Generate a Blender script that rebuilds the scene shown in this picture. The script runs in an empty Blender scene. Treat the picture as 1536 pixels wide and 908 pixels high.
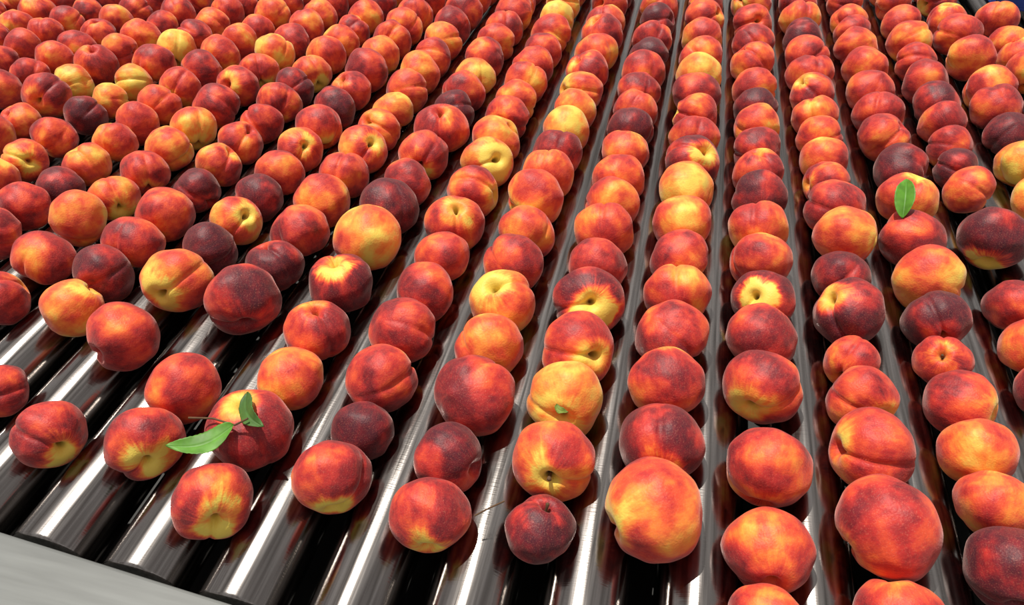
import bpy, math, random
import numpy as np
from mathutils import Vector, Matrix, Quaternion, noise
random.seed(7)
scene = bpy.context.scene
COL = scene.collection
scene.view_settings.view_transform = 'Standard'

# ------------------------------------------------------------ calibration
P = 0.09            # roller pitch
R = 0.0358          # roller radius
ZC = .0522          # usual height of a peach centre
F = 1110.0
TH = math.atan(984/F)
PSI = math.atan(344/math.hypot(F, 984))
H = P*math.cos(TH)/(math.cos(PSI)*.1303)+ZC
cam_d = bpy.data.cameras.new("camera")
cam = bpy.data.objects.new("camera", cam_d)
COL.objects.link(cam)
cam_d.sensor_width = 36
cam_d.lens = F*36/1536
cam_d.clip_start = 0.01
cam.location = (0, 0, H)
cam.rotation_euler = (math.pi/2-TH, 0, PSI)
scene.camera = cam
CM = cam.rotation_euler.to_matrix()
def ground(x, y, z):
    """point of the horizontal plane at height z measured from the photograph"""
    d = CM @ Vector((x-768, -(y-454), -F))
    t = (z-H)/d.z
    return Vector((0, 0, H)) + d*t, t*F      # point, depth
def row_of(X, Y, z=ZC):
    v = CM.transposed() @ Vector((X, Y, z-H))
    return 454 - F*v.y/(-v.z)
OFF = ground(1112, 775, ZC)[0].x + .23*P     # centre line of groove 0

# ------------------------------------------------------------ materials
def new_mat(name):
    m = bpy.data.materials.new(name); m.use_nodes = True
    nt = m.node_tree
    return m, nt, nt.nodes["Principled BSDF"]
def N(nt, typ, **kw):
    n = nt.nodes.new(typ)
    for k, v in kw.items(): setattr(n, k, v)
    return n
def math_n(nt, op, a, b=None, c=None, clamp=False):
    n = N(nt, 'ShaderNodeMath', operation=op); n.use_clamp = clamp
    for i, v in enumerate((a, b, c)):
        if v is None: continue
        if isinstance(v, (int, float)): n.inputs[i].default_value = v
        else: nt.links.new(v, n.inputs[i])
    return n.outputs[0]

def peach_material():
    m, nt, b = new_mat("peach_skin")
    L = nt.links.new
    tc = N(nt, 'ShaderNodeTexCoord'); oi = N(nt, 'ShaderNodeObjectInfo')
    sc = N(nt, 'ShaderNodeSeparateColor'); L(oi.outputs['Color'], sc.inputs[0])
    seed = math_n(nt, 'MULTIPLY', sc.outputs[2], 37.0)
    off = N(nt, 'ShaderNodeCombineXYZ')
    L(seed, off.inputs[0]); L(math_n(nt, 'MULTIPLY', seed, 1.7), off.inputs[1]); L(seed, off.inputs[2])
    add = N(nt, 'ShaderNodeVectorMath', operation='ADD')
    L(tc.outputs['Object'], add.inputs[0]); L(off.outputs[0], add.inputs[1])
    n1 = N(nt, 'ShaderNodeTexNoise'); n1.inputs['Scale'].default_value = 0.9
    n1.inputs['Detail'].default_value = 3; n1.inputs['Roughness'].default_value = .5
    L(add.outputs[0], n1.inputs['Vector'])
    # meridional streaks
    sx = N(nt, 'ShaderNodeSeparateXYZ'); L(tc.outputs['Object'], sx.inputs[0])
    fl = N(nt, 'ShaderNodeCombineXYZ'); L(sx.outputs[0], fl.inputs[0]); L(sx.outputs[1], fl.inputs[1])
    nrm = N(nt, 'ShaderNodeVectorMath', operation='NORMALIZE'); L(fl.outputs[0], nrm.inputs[0])
    zz = N(nt, 'ShaderNodeCombineXYZ'); L(math_n(nt, 'MULTIPLY', sx.outputs[2], .40), zz.inputs[2])
    a2 = N(nt, 'ShaderNodeVectorMath', operation='ADD'); L(nrm.outputs[0], a2.inputs[0]); L(zz.outputs[0], a2.inputs[1])
    a3 = N(nt, 'ShaderNodeVectorMath', operation='ADD'); L(a2.outputs[0], a3.inputs[0]); L(off.outputs[0], a3.inputs[1])
    n2 = N(nt, 'ShaderNodeTexNoise'); n2.inputs['Scale'].default_value = 8.0
    n2.inputs['Detail'].default_value = 4; n2.inputs['Roughness'].default_value = .62
    L(a3.outputs[0], n2.inputs['Vector'])
    n3 = N(nt, 'ShaderNodeTexNoise'); n3.inputs['Scale'].default_value = 4.0
    n3.inputs['Detail'].default_value = 6; n3.inputs['Roughness'].default_value = .64
    L(add.outputs[0], n3.inputs['Vector'])
    # stem-end yellow
    nd = N(nt, 'ShaderNodeVectorMath', operation='NORMALIZE'); L(tc.outputs['Object'], nd.inputs[0])
    sd = N(nt, 'ShaderNodeSeparateXYZ'); L(nd.outputs[0], sd.inputs[0])
    zw = math_n(nt, 'MULTIPLY_ADD', math_n(nt, 'SUBTRACT', n1.outputs[0], .5), .8, sd.outputs[2])
    zw = math_n(nt, 'MULTIPLY_ADD', math_n(nt, 'SUBTRACT', n2.outputs[0], .5), .20, zw)
    mr = N(nt, 'ShaderNodeMapRange', interpolation_type='SMOOTHSTEP')
    L(zw, mr.inputs[0]); mr.inputs[1].default_value = .66; mr.inputs[2].default_value = 1.03
    st = math_n(nt, 'MULTIPLY', mr.outputs[0], sc.outputs[1])
    t = math_n(nt, 'MULTIPLY_ADD', math_n(nt, 'SUBTRACT', n1.outputs[0], .5), 1.7, sc.outputs[0])
    t = math_n(nt, 'MAXIMUM', t, math_n(nt, 'MULTIPLY', sc.outputs[0], .56))
    t = math_n(nt, 'MULTIPLY_ADD', math_n(nt, 'SUBTRACT', n2.outputs[0], .5), .26, t)
    t = math_n(nt, 'MULTIPLY_ADD', math_n(nt, 'SUBTRACT', n3.outputs[0], .5), .34, t)
    t = math_n(nt, 'ADD', t, st, clamp=True)
    cr = N(nt, 'ShaderNodeValToRGB'); L(t, cr.inputs[0])
    stops = [(0, (.072, .009, .018)), (.18, (.20, .013, .020)), (.36, (.49, .031, .027)),
             (.54, (.74, .092, .032)), (.76, (.89, .28, .045)), (1.0, (.80, .60, .10))]
    el = cr.color_ramp.elements
    el[0].position = 0; el[0].color = (*stops[0][1], 1)
    el[1].position = 1; el[1].color = (*stops[-1][1], 1)
    for p, c in stops[1:-1]:
        e = el.new(p); e.color = (*c, 1)
    # small pale speckles and dusty bloom
    vo = N(nt, 'ShaderNodeTexNoise'); vo.inputs['Scale'].default_value = 34; vo.inputs['Detail'].default_value = 3
    L(add.outputs[0], vo.inputs['Vector'])
    sp = N(nt, 'ShaderNodeMapRange'); L(vo.outputs[0], sp.inputs[0]); sp.inputs[1].default_value = .54; sp.inputs[2].default_value = .75
    sp.inputs[3].default_value = 0; sp.inputs[4].default_value = .22
    mx = N(nt, 'ShaderNodeMix', data_type='RGBA'); L(sp.outputs[0], mx.inputs[0]); L(cr.outputs[0], mx.inputs[6])
    mx.inputs[7].default_value = (.80, .32, .20, 1)
    mh = N(nt, 'ShaderNodeMapRange', interpolation_type='SMOOTHSTEP'); L(sd.outputs[2], mh.inputs[0])
    mh.inputs[1].default_value = .985; mh.inputs[2].default_value = .999; mh.inputs[3].default_value = 0; mh.inputs[4].default_value = .75
    mx2 = N(nt, 'ShaderNodeMix', data_type='RGBA'); L(mh.outputs[0], mx2.inputs[0]); L(mx.outputs[2], mx2.inputs[6])
    mx2.inputs[7].default_value = (.16, .10, .015, 1)
    # rare brown scuffs
    nb = N(nt, 'ShaderNodeTexNoise'); nb.inputs['Scale'].default_value = 3.2; nb.inputs['Detail'].default_value = 8; nb.inputs['Roughness'].default_value = .8
    L(a3.outputs[0], nb.inputs['Vector'])
    sb = N(nt, 'ShaderNodeMapRange'); L(nb.outputs[0], sb.inputs[0]); sb.inputs[1].default_value = .68; sb.inputs[2].default_value = .76
    sb.inputs[3].default_value = 0; sb.inputs[4].default_value = .5
    mx3 = N(nt, 'ShaderNodeMix', data_type='RGBA'); L(sb.outputs[0], mx3.inputs[0]); L(mx2.outputs[2], mx3.inputs[6])
    mx3.inputs[7].default_value = (.17, .05, .03, 1)
    L(mx3.outputs[2], b.inputs['Base Color'])
    b.inputs['Roughness'].default_value = .5
    b.inputs['Specular IOR Level'].default_value = .30
    b.inputs['Sheen Weight'].default_value = .34
    b.inputs['Sheen Roughness'].default_value = .4
    b.inputs['Sheen Tint'].default_value = (1, .68, .62, 1)
    bp = N(nt, 'ShaderNodeBump'); bp.inputs['Strength'].default_value = .35; bp.inputs['Distance'].default_value = .0012
    n4 = N(nt, 'ShaderNodeTexNoise'); n4.inputs['Scale'].default_value = 20; n4.inputs['Detail'].default_value = 6
    L(add.outputs[0], n4.inputs['Vector']); L(n4.outputs[0], bp.inputs['Height']); L(bp.outputs[0], b.inputs['Normal'])
    return m
M_PEACH = peach_material()

def metal_material():
    m, nt, b = new_mat("brushed_steel"); L = nt.links.new
    tc = N(nt, 'ShaderNodeTexCoord')
    mp = N(nt, 'ShaderNodeMapping'); mp.inputs['Scale'].default_value = (80, 2.2, 80)
    L(tc.outputs['Object'], mp.inputs[0])
    n = N(nt, 'ShaderNodeTexNoise'); n.inputs['Scale'].default_value = 3; n.inputs['Detail'].default_value = 7
    L(mp.outputs[0], n.inputs['Vector'])
    r = N(nt, 'ShaderNodeMapRange'); L(n.outputs[0], r.inputs[0]); r.inputs[1].default_value = .3; r.inputs[2].default_value = .75
    r.inputs[3].default_value = .11; r.inputs[4].default_value = .25
    L(r.outputs[0], b.inputs['Roughness'])
    c = N(nt, 'ShaderNodeValToRGB'); L(n.outputs[0], c.inputs[0])
    c.color_ramp.elements[0].position = .3; c.color_ramp.elements[0].color = (.17, .155, .145, 1)
    c.color_ramp.elements[1].position = .7; c.color_ramp.elements[1].color = (.33, .31, .30, 1)
    L(c.outputs[0], b.inputs['Base Color'])
    b.inputs['Metallic'].default_value = 1
    mp2 = N(nt, 'ShaderNodeMapping'); mp2.inputs['Scale'].default_value = (2, 260, 2)
    L(tc.outputs['Object'], mp2.inputs[0])
    n2 = N(nt, 'ShaderNodeTexNoise'); n2.inputs['Scale'].default_value = 3; L(mp2.outputs[0], n2.inputs['Vector'])
    bp = N(nt, 'ShaderNodeBump'); bp.inputs['Strength'].default_value = .10; bp.inputs['Distance'].default_value = .0005
    L(n2.outputs[0], bp.inputs['Height'])
    bp2 = N(nt, 'ShaderNodeBump'); bp2.inputs['Strength'].default_value = .12; bp2.inputs['Distance'].default_value = .0006
    L(n.outputs[0], bp2.inputs['Height']); L(bp.outputs[0], bp2.inputs['Normal']); L(bp2.outputs[0], b.inputs['Normal'])
    return m
M_STEEL = metal_material()

def simple(name, c, rough=.6, metal=0, var=.15, scale=30, bump=.1, stretch=(1, 1, 1)):
    m, nt, b = new_mat(name); L = nt.links.new
    tc = N(nt, 'ShaderNodeTexCoord')
    mp = N(nt, 'ShaderNodeMapping'); mp.inputs['Scale'].default_value = stretch; L(tc.outputs['Object'], mp.inputs[0])
    n = N(nt, 'ShaderNodeTexNoise'); n.inputs['Scale'].default_value = scale; n.inputs['Detail'].default_value = 6
    L(mp.outputs[0], n.inputs['Vector'])
    cr = N(nt, 'ShaderNodeValToRGB'); L(n.outputs[0], cr.inputs[0])
    cr.color_ramp.elements[0].position = .3; cr.color_ramp.elements[1].position = .7
    cr.color_ramp.elements[0].color = (*[v*(1-var) for v in c], 1)
    cr.color_ramp.elements[1].color = (*[min(1, v*(1+var)) for v in c], 1)
    L(cr.outputs[0], b.inputs['Base Color'])
    b.inputs['Roughness'].default_value = rough; b.inputs['Metallic'].default_value = metal
    bp = N(nt, 'ShaderNodeBump'); bp.inputs['Strength'].default_value = bump; bp.inputs['Distance'].default_value = .001
    L(n.outputs[0], bp.inputs['Height']); L(bp.outputs[0], b.inputs['Normal'])
    return m
M_RAIL = simple("grey_painted_metal", (.145, .156, .153), .55, 0, .16, 40, .06, (.25, 3, 1))
M_DARK = simple("dark_steel", (.03, .03, .03), .6, .3)
M_FLOOR = simple("dark_concrete", (.035, .034, .033), .9, 0, .3, 4)
M_BLUE = simple("blue_plastic", (.02, .05, .30), .45)
M_LEAF = simple("leaf_green", (.085, .24, .018), .55, 0, .25, 90, .2)
M_LEAFD = simple("leaf_dark_green", (.05, .13, .018), .6, 0, .25, 90, .2)
M_STEM = simple("twig_brown", (.10, .05, .02), .8, 0, .3, 80, .5)
M_STEMG = simple("twig_green", (.16, .22, .03), .7, 0, .3, 80, .5)

def mesh_obj(name, verts, faces, mat, smooth=True):
    me = bpy.data.meshes.new(name); me.from_pydata(verts, [], faces); me.update()
    me.materials.append(mat)
    if smooth: me.polygons.foreach_set('use_smooth', [True]*len(me.polygons))
    o = bpy.data.objects.new(name, me); COL.objects.link(o); return o
def box(name, lo, hi, mat, bevel=.002, skew=0):
    x0, y0, z0 = lo; x1, y1, z1 = hi
    v = [(x0,y0,z0),(x1,y0,z0),(x1,y1,z0),(x0,y1,z0),(x0,y0,z1),(x1,y0,z1),(x1,y1,z1),(x0,y1,z1)]
    v = [(a, b+skew*a, c) for a, b, c in v]
    f = [(0,3,2,1),(4,5,6,7),(0,1,5,4),(1,2,6,5),(2,3,7,6),(3,0,4,7)]
    o = mesh_obj(name, v, f, mat, False)
    if bevel:
        b = o.modifiers.new('bevel', 'BEVEL'); b.width = bevel; b.segments = 3
    return o

# ------------------------------------------------------------ peach meshes
NL, ML = 48, 80
def peach_mesh(seed):
    rnd = random.Random(seed)
    b = rnd.uniform(.87, .97); cav = rnd.uniform(.17, .26); sut = rnd.uniform(.04, .085)
    tip = rnd.uniform(.0, .06); e2 = rnd.uniform(-.03, .03); sh = Vector((seed*3.1, seed*7.7, seed*1.3))
    vs = []
    def pt(th, ph):
        s, c = math.sin(th), math.cos(th)
        d = ph if ph <= math.pi else ph-2*math.pi
        lin = abs(d)*max(s, .05)
        win = min(1, s/.25) * (1 if c > -.3 else max(0.15, 1-(-.3-c)/.7))
        g = sut*math.exp(-(lin/.07)**2)*win + sut*.5*math.exp(-(lin/.28)**2)*win
        bul = .025*math.exp(-((lin-.5)/.25)**2)*win
        rad = 1-g+bul+e2*math.cos(2*ph)*s
        v = Vector((s*math.cos(ph), s*math.sin(ph), c))
        rad += .09*noise.noise(v*1.1+sh)+.035*noise.noise(v*2.4+sh)
        x, y, z = v.x*rad, v.y*rad, v.z*rad*b
        if c > 0:
            z -= cav*math.exp(-(s/.22)**2)+.20*math.exp(-(s/.09)**2)+.12*math.exp(-(lin/.09)**2)*math.exp(-(s/.35)**2)
        else:
            z -= tip*math.exp(-(s/.16)**2)
        return (x, y, z)
    vs.append(pt(0, 0))
    ths = [math.pi*(i/NL)**1.15 for i in range(1, NL)]
    for th in ths:
        for j in range(ML): vs.append(pt(th, 2*math.pi*j/ML))
    vs.append(pt(math.pi, 0))
    fs = []
    for j in range(ML): fs.append((0, 1+j, 1+(j+1) % ML))
    for i in range(NL-2):
        a = 1+i*ML; c = a+ML
        for j in range(ML): fs.append((a+j, c+j, c+(j+1) % ML, a+(j+1) % ML))
    a = 1+(NL-2)*ML
    for j in range(ML): fs.append((len(vs)-1, a+(j+1) % ML, a+j))
    V = np.array(vs)
    c0 = (V.max(0)+V.min(0))/2
    c0[:2] *= .3
    V = V-c0
    V /= (V[:, 0].max()-V[:, 0].min()+V[:, 1].max()-V[:, 1].min())/4
    me = bpy.data.meshes.new("peach"); me.from_pydata(V.tolist(), [], fs); me.update()
    me.materials.append(M_PEACH); me.polygons.foreach_set('use_smooth', [True]*len(fs))
    return me, V
MESH = [peach_mesh(i+1) for i in range(16)]

# ------------------------------------------------------------ peach table
# x, y, width, tone [, (stem direction as seen), stub, suture (1 faces the viewer, -1 faces away)]
D = [
# lane 4,5
(1405,5,0,'r'),(1418,35,0,'r'),(1432,62,0,'r'),(1450,97,76,'o'),(1483,140,76,'o'),(1490,168,0,'r'),(1512,202,78,'d'),(1520,252,92,'y'),(1535,303,92,'y',(-.3,.4)),
(1490,38,0,'r'),(1512,68,66,'o'),(1522,115,80,'o'),(1545,160,80,'r'),
# lane 3
(1340,10,0,'r'),(1350,38,0,'o'),(1360,68,0,'o'),(1374,95,0,'r'),(1388,128,0,'r'),(1402,160,76,'d'),(1412,190,74,'r'),(1425,222,78,'r'),(1432,252,78,'d'),(1440,285,82,'o'),(1485,365,112,'ds',(.2,-.82)),(1515,457,96,'r'),(1530,520,98,'o'),(1560,580,110,'r'),
# lane 2
(1262,8,0,'r'),(1270,35,0,'o'),(1282,75,0,'o'),(1295,108,0,'o'),(1303,142,0,'r'),(1315,175,0,'r'),(1322,210,80,'r'),(1348,258,86,'d'),(1360,305,94,'o'),(1362,365,100,'r'),(1390,425,110,'o+',None,0,-1),(1402,490,112,'d',(.6,-.5)),(1418,545,98,'r',(-.1,.2),1),(1440,598,120,'r',(.95,.1)),(1465,672,130,'o'),(1492,755,138,'o'),(1515,850,156,'d'),
# lane 1
(1195,10,0,'r'),(1195,36,0,'o'),(1200,65,0,'d'),(1207,92,0,'r'),(1213,120,0,'r'),(1217,150,0,'r'),(1222,185,74,'o'),(1228,215,74,'r'),(1237,248,80,'o'),(1242,278,82,'r'),(1252,318,96,'r'),(1265,368,106,'o'),(1262,412,100,'d',(-.3,-.9)),(1272,468,120,'dy',(-.72,.25)),(1280,532,90,'r'),(1290,582,116,'r',(.8,-.2)),(1302,652,144,'r',(-.85,-.35),0,1),(1323,775,160,'r',(-.5,-.85),0,-1),(1348,900,140,'r',None,0,-1),
# lane 0
(1125,12,0,'o'),(1127,40,0,'r'),(1128,70,0,'r'),(1128,102,66,'o'),(1130,138,66,'o'),(1132,166,0,'d'),(1133,194,76,'o'),(1137,228,78,'r'),(1137,262,82,'r'),(1138,297,90,'d'),(1136,348,94,'o'),(1140,398,102,'r'),(1145,450,102,'ds',(-.3,.1)),(1140,510,108,'r'),(1142,585,112,'r',(-.2,-.75)),(1150,705,132,'r',(.2,-.95)),(1152,838,142,'r'),(1152,920,130,'r'),
# lane -1
(1058,10,0,'r'),(1055,35,0,'r'),(1052,62,0,'o'),(1050,92,0,'r'),(1047,120,70,'y'),(1045,152,0,'r'),(1043,185,0,'o'),(1040,218,78,'o'),(1035,255,88,'ds',(.55,.5)),(1028,303,94,'o+'),(1022,348,94,'o+'),(1018,392,96,'r'),(1016,440,104,'o'),(1005,490,112,'r'),(1000,554,116,'r'),(993,642,118,'dy',(.15,-.85)),(982,775,162,'r+',(-.75,-.6),0,-1),
# lane -2
(990,15,0,'o'),(985,40,0,'d'),(978,65,0,'r'),(970,92,0,'d'),(963,123,0,'r'),(956,150,0,'r'),(950,178,0,'r'),(943,206,0,'d'),(936,237,82,'o'),(928,270,82,'o'),(918,305,88,'o'),(907,347,92,'o'),(898,388,96,'r'),(887,435,106,'ds',(.12,.05)),(872,507,106,'o',(.6,-.1)),(850,590,112,'y',(.0,-.5)),(834,674,118,'oy',(-.1,-.5),1),(812,787,104,'d',(.2,.75),1),
# lane -3
(915,12,0,'r'),(908,38,0,'o'),(903,65,0,'r'),(893,90,0,'o'),(880,118,0,'r'),(870,150,0,'o'),(860,175,0,'o'),(848,205,0,'y'),(836,232,78,'r'),(822,262,82,'o+'),(803,300,92,'o+'),(790,352,90,'o'),(770,397,94,'r'),(758,450,104,'o+'),(740,514,108,'o'),(716,590,122,'r'),(676,674,108,'d',(.75,-.4)),(650,762,118,'ry',(-.15,-.88)),
# lane -4
(845,10,0,'y'),(836,35,0,'y'),(825,58,0,'o'),(815,80,0,'r'),(800,105,0,'r'),(787,130,0,'o'),(772,155,0,'o'),(760,182,0,'r'),(737,224,80,'o+'),(725,260,82,'oy',(.5,.2)),(703,300,86,'r'),(682,338,92,'r',(.1,.6),0,1),(660,392,92,'r'),(640,437,98,'r'),(614,484,106,'r'),(582,552,108,'r'),(555,618,98,'d'),(510,692,126,'ry',(-.2,-.9)),
# lane -5
(780,8,0,'r'),(770,30,0,'r'),(755,52,0,'r'),(742,72,0,'o'),(728,92,0,'r'),(712,118,0,'y'),(697,140,0,'r'),(682,165,66,'d'),(665,200,78,'r',(0,.8),0,1),(628,250,80,'r'),(605,280,82,'r'),(585,317,94,'d'),(557,364,104,'o+'),(523,412,100,'ds',(-.1,.8)),(487,476,98,'r',(.1,.8),0,1),(453,538,102,'o+'),(397,619,122,'r',(0,.8),0,1),(320,752,120,'ry',(-.15,-.55)),
# lane -6
(705,8,0,'r'),(692,28,0,'r'),(675,48,0,'r'),(660,70,0,'o'),(648,92,0,'r'),(630,115,0,'o'),(612,140,0,'r'),(587,168,66,'y'),(572,192,0,'o'),(545,228,78,'oy',(.5,.3)),(520,262,80,'r'),(493,292,86,'o'),(460,337,92,'r'),(425,382,92,'d'),(385,437,112,'d',(-.1,-.75)),(277,587,108,'r'),(218,663,118,'ry',(-.2,-.6)),
# lane -7
(640,8,0,'r'),(620,28,0,'r'),(605,48,0,'o'),(590,65,0,'r'),(570,88,0,'o'),(548,115,0,'r'),(528,145,0,'r'),(505,172,0,'d'),(480,197,0,'r'),(455,228,74,'oy',(.3,.2)),(420,262,78,'r'),(400,285,78,'d'),(372,317,82,'oy',(.55,.2)),(337,354,90,'d'),(283,411,104,'oy',(-.7,-.3)),(190,511,114,'r',None,0,-1),(72,649,118,'ry',(.15,-.6)),
# lane -8
(570,8,0,'r'),(550,25,0,'o'),(530,45,0,'r'),(512,62,0,'o'),(490,85,0,'o'),(465,112,0,'o'),(440,135,0,'d'),(418,160,0,'r'),(392,188,72,'r'),(358,222,74,'r'),(325,253,0,'r'),(298,278,78,'d'),(260,313,92,'r'),(210,356,96,'r'),(163,405,96,'d'),(110,466,100,'o+'),(-5,580,95,'r',(-.9,.1)),
# lane -9
(500,8,0,'r'),(480,25,0,'o'),(460,42,0,'r'),(440,60,0,'r'),(415,85,0,'y'),(390,107,0,'o'),(360,130,0,'r'),(325,162,0,'r'),(290,196,74,'o+'),(255,226,74,'oy'),(218,259,78,'r'),(172,290,84,'oy',(.1,-.6)),(122,331,94,'o'),(68,386,98,'r'),(12,451,96,'r'),
# lane -10
(430,8,0,'r'),(410,25,0,'o'),(388,42,0,'r'),(360,65,0,'o'),(330,88,0,'o'),(305,113,0,'r'),(275,138,0,'r'),(250,158,0,'r'),(222,183,0,'o'),(180,210,74,'oy'),(135,239,76,'o+'),(90,276,74,'d'),(38,310,84,'r'),(-8,352,92,'r'),
# lane -11
(362,5,0,'r'),(340,20,0,'r'),(318,35,0,'o'),(292,55,0,'r'),(268,73,0,'y'),(240,95,0,'r'),(207,122,62,'y'),(172,150,62,'y'),(128,172,72,'d'),(85,206,70,'r'),(35,238,76,'oy',(.2,-.1)),(-8,272,0,'r'),
# lane -12
(290,5,0,'r'),(265,22,0,'r'),(245,38,0,'r'),(215,58,0,'o'),(185,76,0,'o'),(155,98,0,'r'),(115,124,62,'y'),(78,150,0,'r'),(30,180,70,'o'),(-10,205,0,'r'),
# lane -13
(222,5,0,'r'),(198,20,0,'r'),(172,35,0,'o'),(150,50,0,'r'),(120,68,0,'r'),(90,86,0,'r'),(55,106,0,'r'),(12,130,0,'r'),
(155,5,0,'d'),(128,20,0,'r'),(100,35,0,'r'),(72,50,0,'r'),(42,66,0,'o'),(8,86,0,'r'),
(85,5,0,'r'),(58,18,0,'r'),(30,34,0,'o'),(0,50,0,'r'),
(18,3,0,'o'),(-12,18,0,'r'),
]
lanes = {}
def lane_of(X): return round((X-OFF)/P)
for e in D:
    x, y, w, tone = e[:4]
    sd = e[4] if len(e) > 4 else None
    stub = e[5] if len(e) > 5 else 0
    sut = e[6] if len(e) > 6 else 0
    p, dep = ground(x, y, ZC)
    k = lane_of(p.x)
    r = (w/2)*dep/F*1.04/math.sqrt(1+((x-768)/F)**2) if w else random.uniform(.035, .038)-(.002 if k <= -8 else 0)
    r = min(r, .0415)
    c = OFF+k*P
    lim_x = .011 if k >= 4 else .006
    dx = max(-lim_x, min(lim_x, p.x-c))
    lanes.setdefault(k, []).append(dict(X=c+dx*.85, Y=p.y, r=r, tone=tone, sd=sd, stub=stub, sut=sut, Y0=p.y, src=(x, y)))
for k, L_ in lanes.items():
    L_.sort(key=lambda d: d['Y'])
    out = []
    for d in L_:
        if out:
            while out[-1]['Y'] > .62 and d['Y']-out[-1]['Y'] > 1.7*(d['r']+out[-1]['r']):
                ny = out[-1]['Y']+out[-1]['r']*1.85
                out.append(dict(X=d['X'], Y=ny, Y0=ny, r=.035, tone=random.choice('rrro'), sd=None, stub=0, sut=0))
        out.append(d)
    lim = 22 if k >= 5 else -26
    while row_of(out[-1]['X'], out[-1]['Y']+.067) > lim:
        ny = out[-1]['Y']+.067
        out.append(dict(X=OFF+k*P, Y=ny, Y0=ny, r=random.uniform(.034, .037), tone=random.choice('rrood'), sd=None, stub=0, sut=0))
    for it in range(30):
        for a, b in zip(out[:-1], out[1:]):
            need = (a['r']+b['r'])*.93
            gap = b['Y0']-a['Y0']
            if gap < need:
                for q in (a, b):
                    q.setdefault('rmin', q['r']*.92)
                    q['r'] = max(q['rmin'], q['r']*.995)
    lanes[k] = out

peaches = []
TONE = {'d': .05, 'r': .37, 'r+': .45, 'o': .55, 'o+': .66, 'y': .82, 'dy': .10, 'ds': .11, 'oy': .55, 'ry': .34}
LAB = {'d': "deep maroon ripe peach resting in the groove between steel rollers",
       'r': "red blushed peach resting in the groove between steel rollers",
       'r+': "very large orange-red peach at the open end of its row",
       'o': "orange-red fuzzy peach resting in the groove between steel rollers",
       'o+': "light orange fuzzy peach resting in the groove between steel rollers",
       'y': "yellow peach with red blush resting between steel rollers",
       'dy': "dark red peach with yellow stem cavity, between steel rollers",
       'ds': "dark red peach with bright yellow star around its stem hollow",
       'ry': "red peach with yellow patch around its stem hollow, between rollers",
       'oy': "orange peach with yellow patch around its stem end, between rollers"}
rnd = random.Random(3)
for k in sorted(lanes):
    for d in lanes[k]:
        me, V = MESH[rnd.randrange(len(MESH))]
        sd = d['sd']
        toc = (Vector((0, 0, H))-Vector((d['X'], d['Y'], ZC))).normalized()
        if sd:
            sx, sy = sd; n2 = min(.97, sx*sx+sy*sy)
            rt = Vector((0, 0, 1)).cross(toc).normalized(); upv = toc.cross(rt)
            dirv = rt*sx+upv*sy+toc*math.sqrt(1-n2)
        else:
            while True:
                dirv = Vector((rnd.gauss(0, .7), rnd.gauss(0, 1.2), rnd.gauss(0, .8)))
                if dirv.length < .2: continue
                dirv.normalize()
                if dirv.dot(toc) < .6 or rnd.random() < .15: break
        dirv.normalize()
        side = (toc - dirv*toc.dot(dirv))
        if side.length < .05: side = Vector((1, 0, 0)) - dirv*dirv.x
        side.normalize()
        ang = rnd.uniform(-.5, .5) if (d['sut'] or rnd.random() < .40) else rnd.uniform(-math.pi, math.pi)
        if d['sut'] < 0: ang = math.pi
        side = Quaternion(dirv, ang) @ side
        yv = dirv.cross(side)
        RM = Matrix((side, yv, dirv)).transposed()
        W = V @ np.array(RM).T * d['r']
        d['W'] = W; d['RM'] = RM; d['me'] = me
        d['f'] = -W[:, 1].min(); d['b'] = W[:, 1].max()
    L_ = lanes[k]
    for it in range(600):
        for a, b in zip(L_[:-1], L_[1:]):
            need = (a['b']+b['f'])*.985
            gap = b['Y']-a['Y']
            if gap < need:
                q = (need-gap)/2; a['Y'] -= q; b['Y'] += q
        if it < 570:
            for a in L_: a['Y'] += (a['Y0']-a['Y'])*.03
for k in sorted(lanes):
    for d in lanes[k]:
        W = d['W']
        lo = -9
        for rx in (OFF+(k-.5)*P, OFF+(k+.5)*P):
            dx = W[:, 0]+d['X']-rx
            msk = np.abs(dx) < R
            if msk.any():
                z = np.sqrt(R*R-dx[msk]**2)-W[msk, 2]
                lo = max(lo, z.max())
        d['Z'] = lo
        o = bpy.data.objects.new("peach", d['me'])
        COL.objects.link(o)
        o.matrix_world = Matrix.Translation((d['X'], d['Y'], d['Z'])) @ d['RM'].to_4x4() @ Matrix.Scale(d['r'], 4)
        t = TONE[d['tone']]+rnd.uniform(-.05, .06)
        g = {'dy': .65, 'ds': 1.1, 'oy': .42, 'y': .25, 'ry': .62}.get(d['tone'], rnd.choice([.1, .25, .4]) if not d['sd'] else .35)
        if d['tone'] == 'd': g *= .5
        o.color = (max(.01, t), g, rnd.random(), 1)
        o["label"] = LAB[d['tone']]; o["category"] = "peach"; o["group"] = "peaches on roller conveyor"
        peaches.append(o)
        if d['stub']:
            vs, fs = [], []
            pr = [(.44, .05), (.60, .045), (.78, .042), (.90, .058), (.93, .03)]
            for i, (z, rr) in enumerate(pr):
                for j in range(10):
                    a = 2*math.pi*j/10
                    vs.append((rr*math.cos(a)+.05*(z-.4), rr*math.sin(a)*.9, z))
            for i in range(len(pr)-1):
                for j in range(10):
                    fs.append((i*10+j, i*10+(j+1) % 10, (i+1)*10+(j+1) % 10, (i+1)*10+j))
            fs.append(tuple(range((len(pr)-1)*10, len(pr)*10))); fs.append(tuple(reversed(range(10))))
            s = mesh_obj("stem", vs, fs, M_STEM); s.parent = o
            s["label"] = "short woody brown stem stub"

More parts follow.
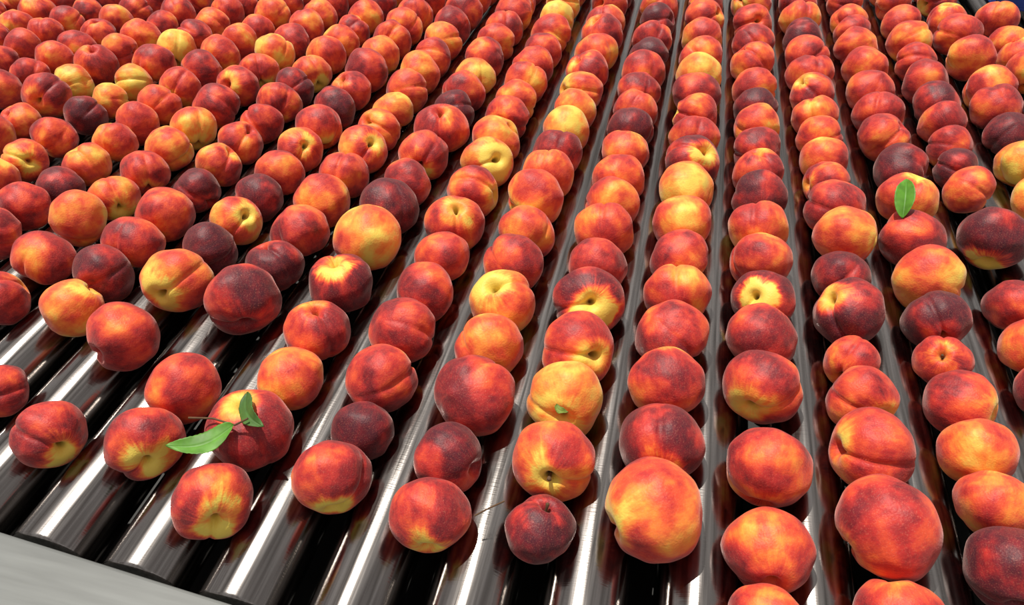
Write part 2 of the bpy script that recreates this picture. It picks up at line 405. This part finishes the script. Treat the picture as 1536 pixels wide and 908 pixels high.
# ------------------------------------------------------------ conveyor
ea, eb = ground(0, 797, .036)[0], ground(345, 905, .036)[0]
SK = (eb.y-ea.y)/(eb.x-ea.x)          # the end rail stands slightly askew to the rollers
Y0 = ea.y-SK*ea.x
far_peach = max(L_[-1]['Y'] for L_ in lanes.values())
Y1 = far_peach+.45
kmin, kmax = min(lanes), max(lanes)
XL = OFF+(kmin-1.1)*P; XR = OFF+(kmax+3.2)*P
fr = bpy.data.objects.new("roller_conveyor", None); COL.objects.link(fr)
fr.location = ((XL+XR)/2, Y0, -.85)
fr["label"] = "roller conveyor of long brushed steel rollers in a grey frame"; fr["category"] = "conveyor"
def fpart(o):
    o.parent = fr; o.matrix_parent_inverse = Matrix.Translation(fr.location).inverted(); return o
seg = 96
Lr = Y1-Y0-.008
prof = [(0, R-.012), (0, R-.002), (.0012, R-.0005), (.003, R), (Lr-.003, R), (Lr-.0012, R-.0005), (Lr, R-.002), (Lr, R-.012)]
vs, fs = [], []
for y, rr in prof:
    for j in range(seg):
        a = 2*math.pi*j/seg; vs.append((rr*math.cos(a), y, rr*math.sin(a)))
for i in range(len(prof)-1):
    for j in range(seg):
        fs.append((i*seg+j, (i+1)*seg+j, (i+1)*seg+(j+1) % seg, i*seg+(j+1) % seg))
fs.append(tuple(range(seg))); fs.append(tuple(reversed(range((len(prof)-1)*seg, len(prof)*seg))))
rm = bpy.data.meshes.new("roller"); rm.from_pydata(vs, [], fs); rm.update(); rm.materials.append(M_STEEL)
for p in rm.polygons: p.use_smooth = len(p.vertices) == 4
am_v, am_f = [], []
for y in (-.012, Lr+.012):
    for j in range(16):
        a = 2*math.pi*j/16; am_v.append((.008*math.cos(a), y, .008*math.sin(a)))
for j in range(16): am_f.append((j, 16+j, 16+(j+1) % 16, (j+1) % 16))
am_f += [tuple(range(16)), tuple(reversed(range(16, 32)))]
am = bpy.data.meshes.new("axle"); am.from_pydata(am_v, [], am_f); am.update(); am.materials.append(M_DARK)
for k in range(kmin-1, kmax+3):
    o = bpy.data.objects.new("roller", rm); COL.objects.link(o)
    X = OFF+(k+.5)*P
    o.location = (X, Y0+SK*X+.004, 0)
    fpart(o)
    a = bpy.data.objects.new("axle", am); COL.objects.link(a); a.parent = o
fpart(box("end_rail", (XL-.05, Y0-.14, -.10), (XR+.05, Y0, .036), M_RAIL, .003, SK))
fpart(box("end_rail", (XL-.05, Y1, -.10), (XR+.05, Y1+.06, .030), M_RAIL, .003, SK))
for x0 in (XL-.05, XR):
    fpart(box("side_rail", (x0, Y0+SK*x0, -.10), (x0+.05, Y1+SK*x0, .030), M_RAIL, .003))
for x in (XL-.04, XR-.01):
    for y in (Y0-.08, Y1+.0):
        fpart(box("leg", (x, y+SK*x, -.85), (x+.05, y+SK*x+.05, -.10), M_RAIL, .003))
tr = fpart(box("drip_tray", (XL, Y0, -.098), (XR, Y1, -.090), M_DARK, 0, SK))
tr["label"] = "dark steel drip tray under the rollers"
fl = box("floor", (-4, -3, -.90), (4, 5, -.85), M_FLOOR, 0); fl["kind"] = "structure"

# ------------------------------------------------------------ light
sun_d = bpy.data.lights.new("sun", 'SUN'); sun = bpy.data.objects.new("sun", sun_d); COL.objects.link(sun)
sun_d.energy = 4.8; sun_d.angle = .009; sun_d.color = (1, .94, .85)
sun.rotation_euler = Vector((-.26, .18, 1)).to_track_quat('Z', 'Y').to_euler()
w = bpy.data.worlds.new("sky"); scene.world = w; w.use_nodes = True
nt = w.node_tree; bg = nt.nodes["Background"]
tc = N(nt, 'ShaderNodeTexCoord'); mp = N(nt, 'ShaderNodeMapping'); nt.links.new(tc.outputs['Generated'], mp.inputs[0])
mp.inputs['Scale'].default_value = (7.5, .5, 7.5)
nz = N(nt, 'ShaderNodeTexNoise'); nz.inputs['Scale'].default_value = 1.6; nz.inputs['Detail'].default_value = 4
nt.links.new(mp.outputs[0], nz.inputs['Vector'])
cr = N(nt, 'ShaderNodeValToRGB'); nt.links.new(nz.outputs[0], cr.inputs[0])
e = cr.color_ramp.elements; e[0].position = .45; e[0].color = (.30, .28, .27, 1); e[1].position = .72; e[1].color = (1.0, .97, .94, 1)
nt.links.new(cr.outputs[0], bg.inputs[0]); bg.inputs[1].default_value = 1.0

# ------------------------------------------------------------ leaves and twigs
def leaf(name, a, b, up, width, mat, bend, label, fold=.25, hook=0):
    ax = (b-a); Ln = ax.length; ax.normalize()
    sdv = ax.cross(up).normalized(); nn = sdv.cross(ax)
    vs, fs = [], []; n = 28; mm = 8
    for i in range(n+1):
        t = i/n
        wv = width*.5*(math.sin(math.pi*min(1, t**.8))**.8)*(1-.15*t)+.0004
        c = a+ax*(Ln*t)+nn*(bend*math.sin(math.pi*t)*Ln)+sdv*(hook*math.sin(math.pi*t)*Ln)
        for j in range(-mm, mm+1):
            s = j/mm
            rip = .0002*math.sin(t*44+abs(s)*4)*abs(s)
            rid = -.0005*math.exp(-(s/.08)**2)
            wav = .0014*math.sin(t*9+(1 if s > 0 else 2.2))*abs(s)**2
            vs.append(c+sdv*(s*wv*(1+.03*math.sin(t*90)*(abs(s) > .99)))+nn*(abs(s)*wv*fold+rip+rid+wav))
    q = 2*mm+1
    for i in range(n):
        for j in range(q-1): fs.append((i*q+j, i*q+j+1, (i+1)*q+j+1, (i+1)*q+j))
    o = mesh_obj(name, vs, fs, mat)
    m = o.modifiers.new('s', 'SOLIDIFY'); m.thickness = .0004
    o["label"] = label; o["category"] = "leaf"; return o
def twig(pts, r, mat, label):
    cu = bpy.data.curves.new("twig", 'CURVE'); cu.dimensions = '3D'; cu.bevel_depth = r; cu.bevel_resolution = 3; cu.use_fill_caps = True
    s = cu.splines.new('POLY'); s.points.add(len(pts)-1)
    for q, p in zip(s.points, pts): q.co = (*p, 1)
    cu.materials.append(mat)
    tmp = bpy.data.objects.new("tmp", cu); COL.objects.link(tmp)
    dg = bpy.context.evaluated_depsgraph_get(); me = bpy.data.meshes.new_from_object(tmp.evaluated_get(dg))
    bpy.data.objects.remove(tmp)
    o = bpy.data.objects.new("twig", me); COL.objects.link(o)
    o["label"] = label; o["category"] = "twig"; return o
g = lambda x, y, z: ground(x, y, z)[0]
leaf("peach_leaf", g(350, 638, .092), g(248, 668, .090), Vector((0, -.2, 1)), .0215, M_LEAF, -.06,
     "fresh green peach leaf lying flat between peaches", .22, -.14)
leaf("peach_leaf", g(370, 590, .094), g(394, 640, .094), Vector((-.3, -.7, .8)), .019, M_LEAFD, .08,
     "small dark green leaf resting on a red peach", .15, .12)
leaf("peach_leaf", g(1354, 328, .086), g(1359, 268, .108), Vector((-.3, -.8, .3)), .022, M_LEAF, .10,
     "bright green leaf standing upright against an orange peach", .7, .03)
twig([g(283, 627, .085), g(320, 628, .088), g(352, 638, .092), g(372, 628, .096)], .0009, M_STEM, "thin brown twig carrying a green leaf")
twig([g(712, 774, .062), g(735, 762, .066), g(757, 752, .070)], .0007, M_STEM, "thin dry brown twig between two peaches")
leaf("leaf_scrap", g(834, 608, .088), g(852, 618, .088), Vector((0, -.4, 1)), .006, M_STEMG, .05,
     "tiny green leaf scrap lying on a yellow peach", .2, .2)

# ------------------------------------------------------------ blue crate beyond
c0 = g(1490, 14, R+.001)
cr_o = bpy.data.objects.new("plastic_crate", None); COL.objects.link(cr_o); cr_o.location = (c0.x+.15, c0.y+.12, R)
cr_o["label"] = "dark blue slotted plastic crate standing on the rollers"; cr_o["category"] = "crate"
def cpart(name, lo, hi):
    o = box(name, lo, hi, M_BLUE, .002); o.parent = cr_o; return o
wx, wy, hz = .15, .12, .16
cpart("bottom", (-wx, -wy, .001), (wx, wy, .008))
def slotted(name, x0, y0, x1, y1):
    """one wall: posts and horizontal slats joined into one mesh"""
    vs, fs = [], []
    def add(lo, hi):
        b = len(vs); a0, b0, c0_ = lo; a1, b1, c1 = hi
        vs.extend([(a0,b0,c0_),(a1,b0,c0_),(a1,b1,c0_),(a0,b1,c0_),(a0,b0,c1),(a1,b0,c1),(a1,b1,c1),(a0,b1,c1)])
        fs.extend([tuple(b+i for i in f) for f in [(0,3,2,1),(4,5,6,7),(0,1,5,4),(1,2,6,5),(2,3,7,6),(3,0,4,7)]])
    for z in (.008, .045, .08, .115, .145): add((x0, y0, z), (x1, y1, z+(.02 if z < .14 else .015)))
    n = 6
    for i in range(n):
        if x1-x0 > y1-y0:
            c = x0+(x1-x0-.01)*i/(n-1); add((c, y0+.001, .008), (c+.01, y1-.001, hz-.001))
        else:
            c = y0+(y1-y0-.01)*i/(n-1); add((x0+.001, c, .008), (x1-.001, c+.01, hz-.001))
    o = mesh_obj(name, vs, fs, M_BLUE, False); o.parent = cr_o
slotted("side_wall", -wx, -wy, wx, -wy+.006)
slotted("side_wall", -wx, wy-.006, wx, wy)
slotted("side_wall", -wx, -wy+.006, -wx+.006, wy-.006)
slotted("side_wall", wx-.006, -wy+.006, wx, wy-.006)
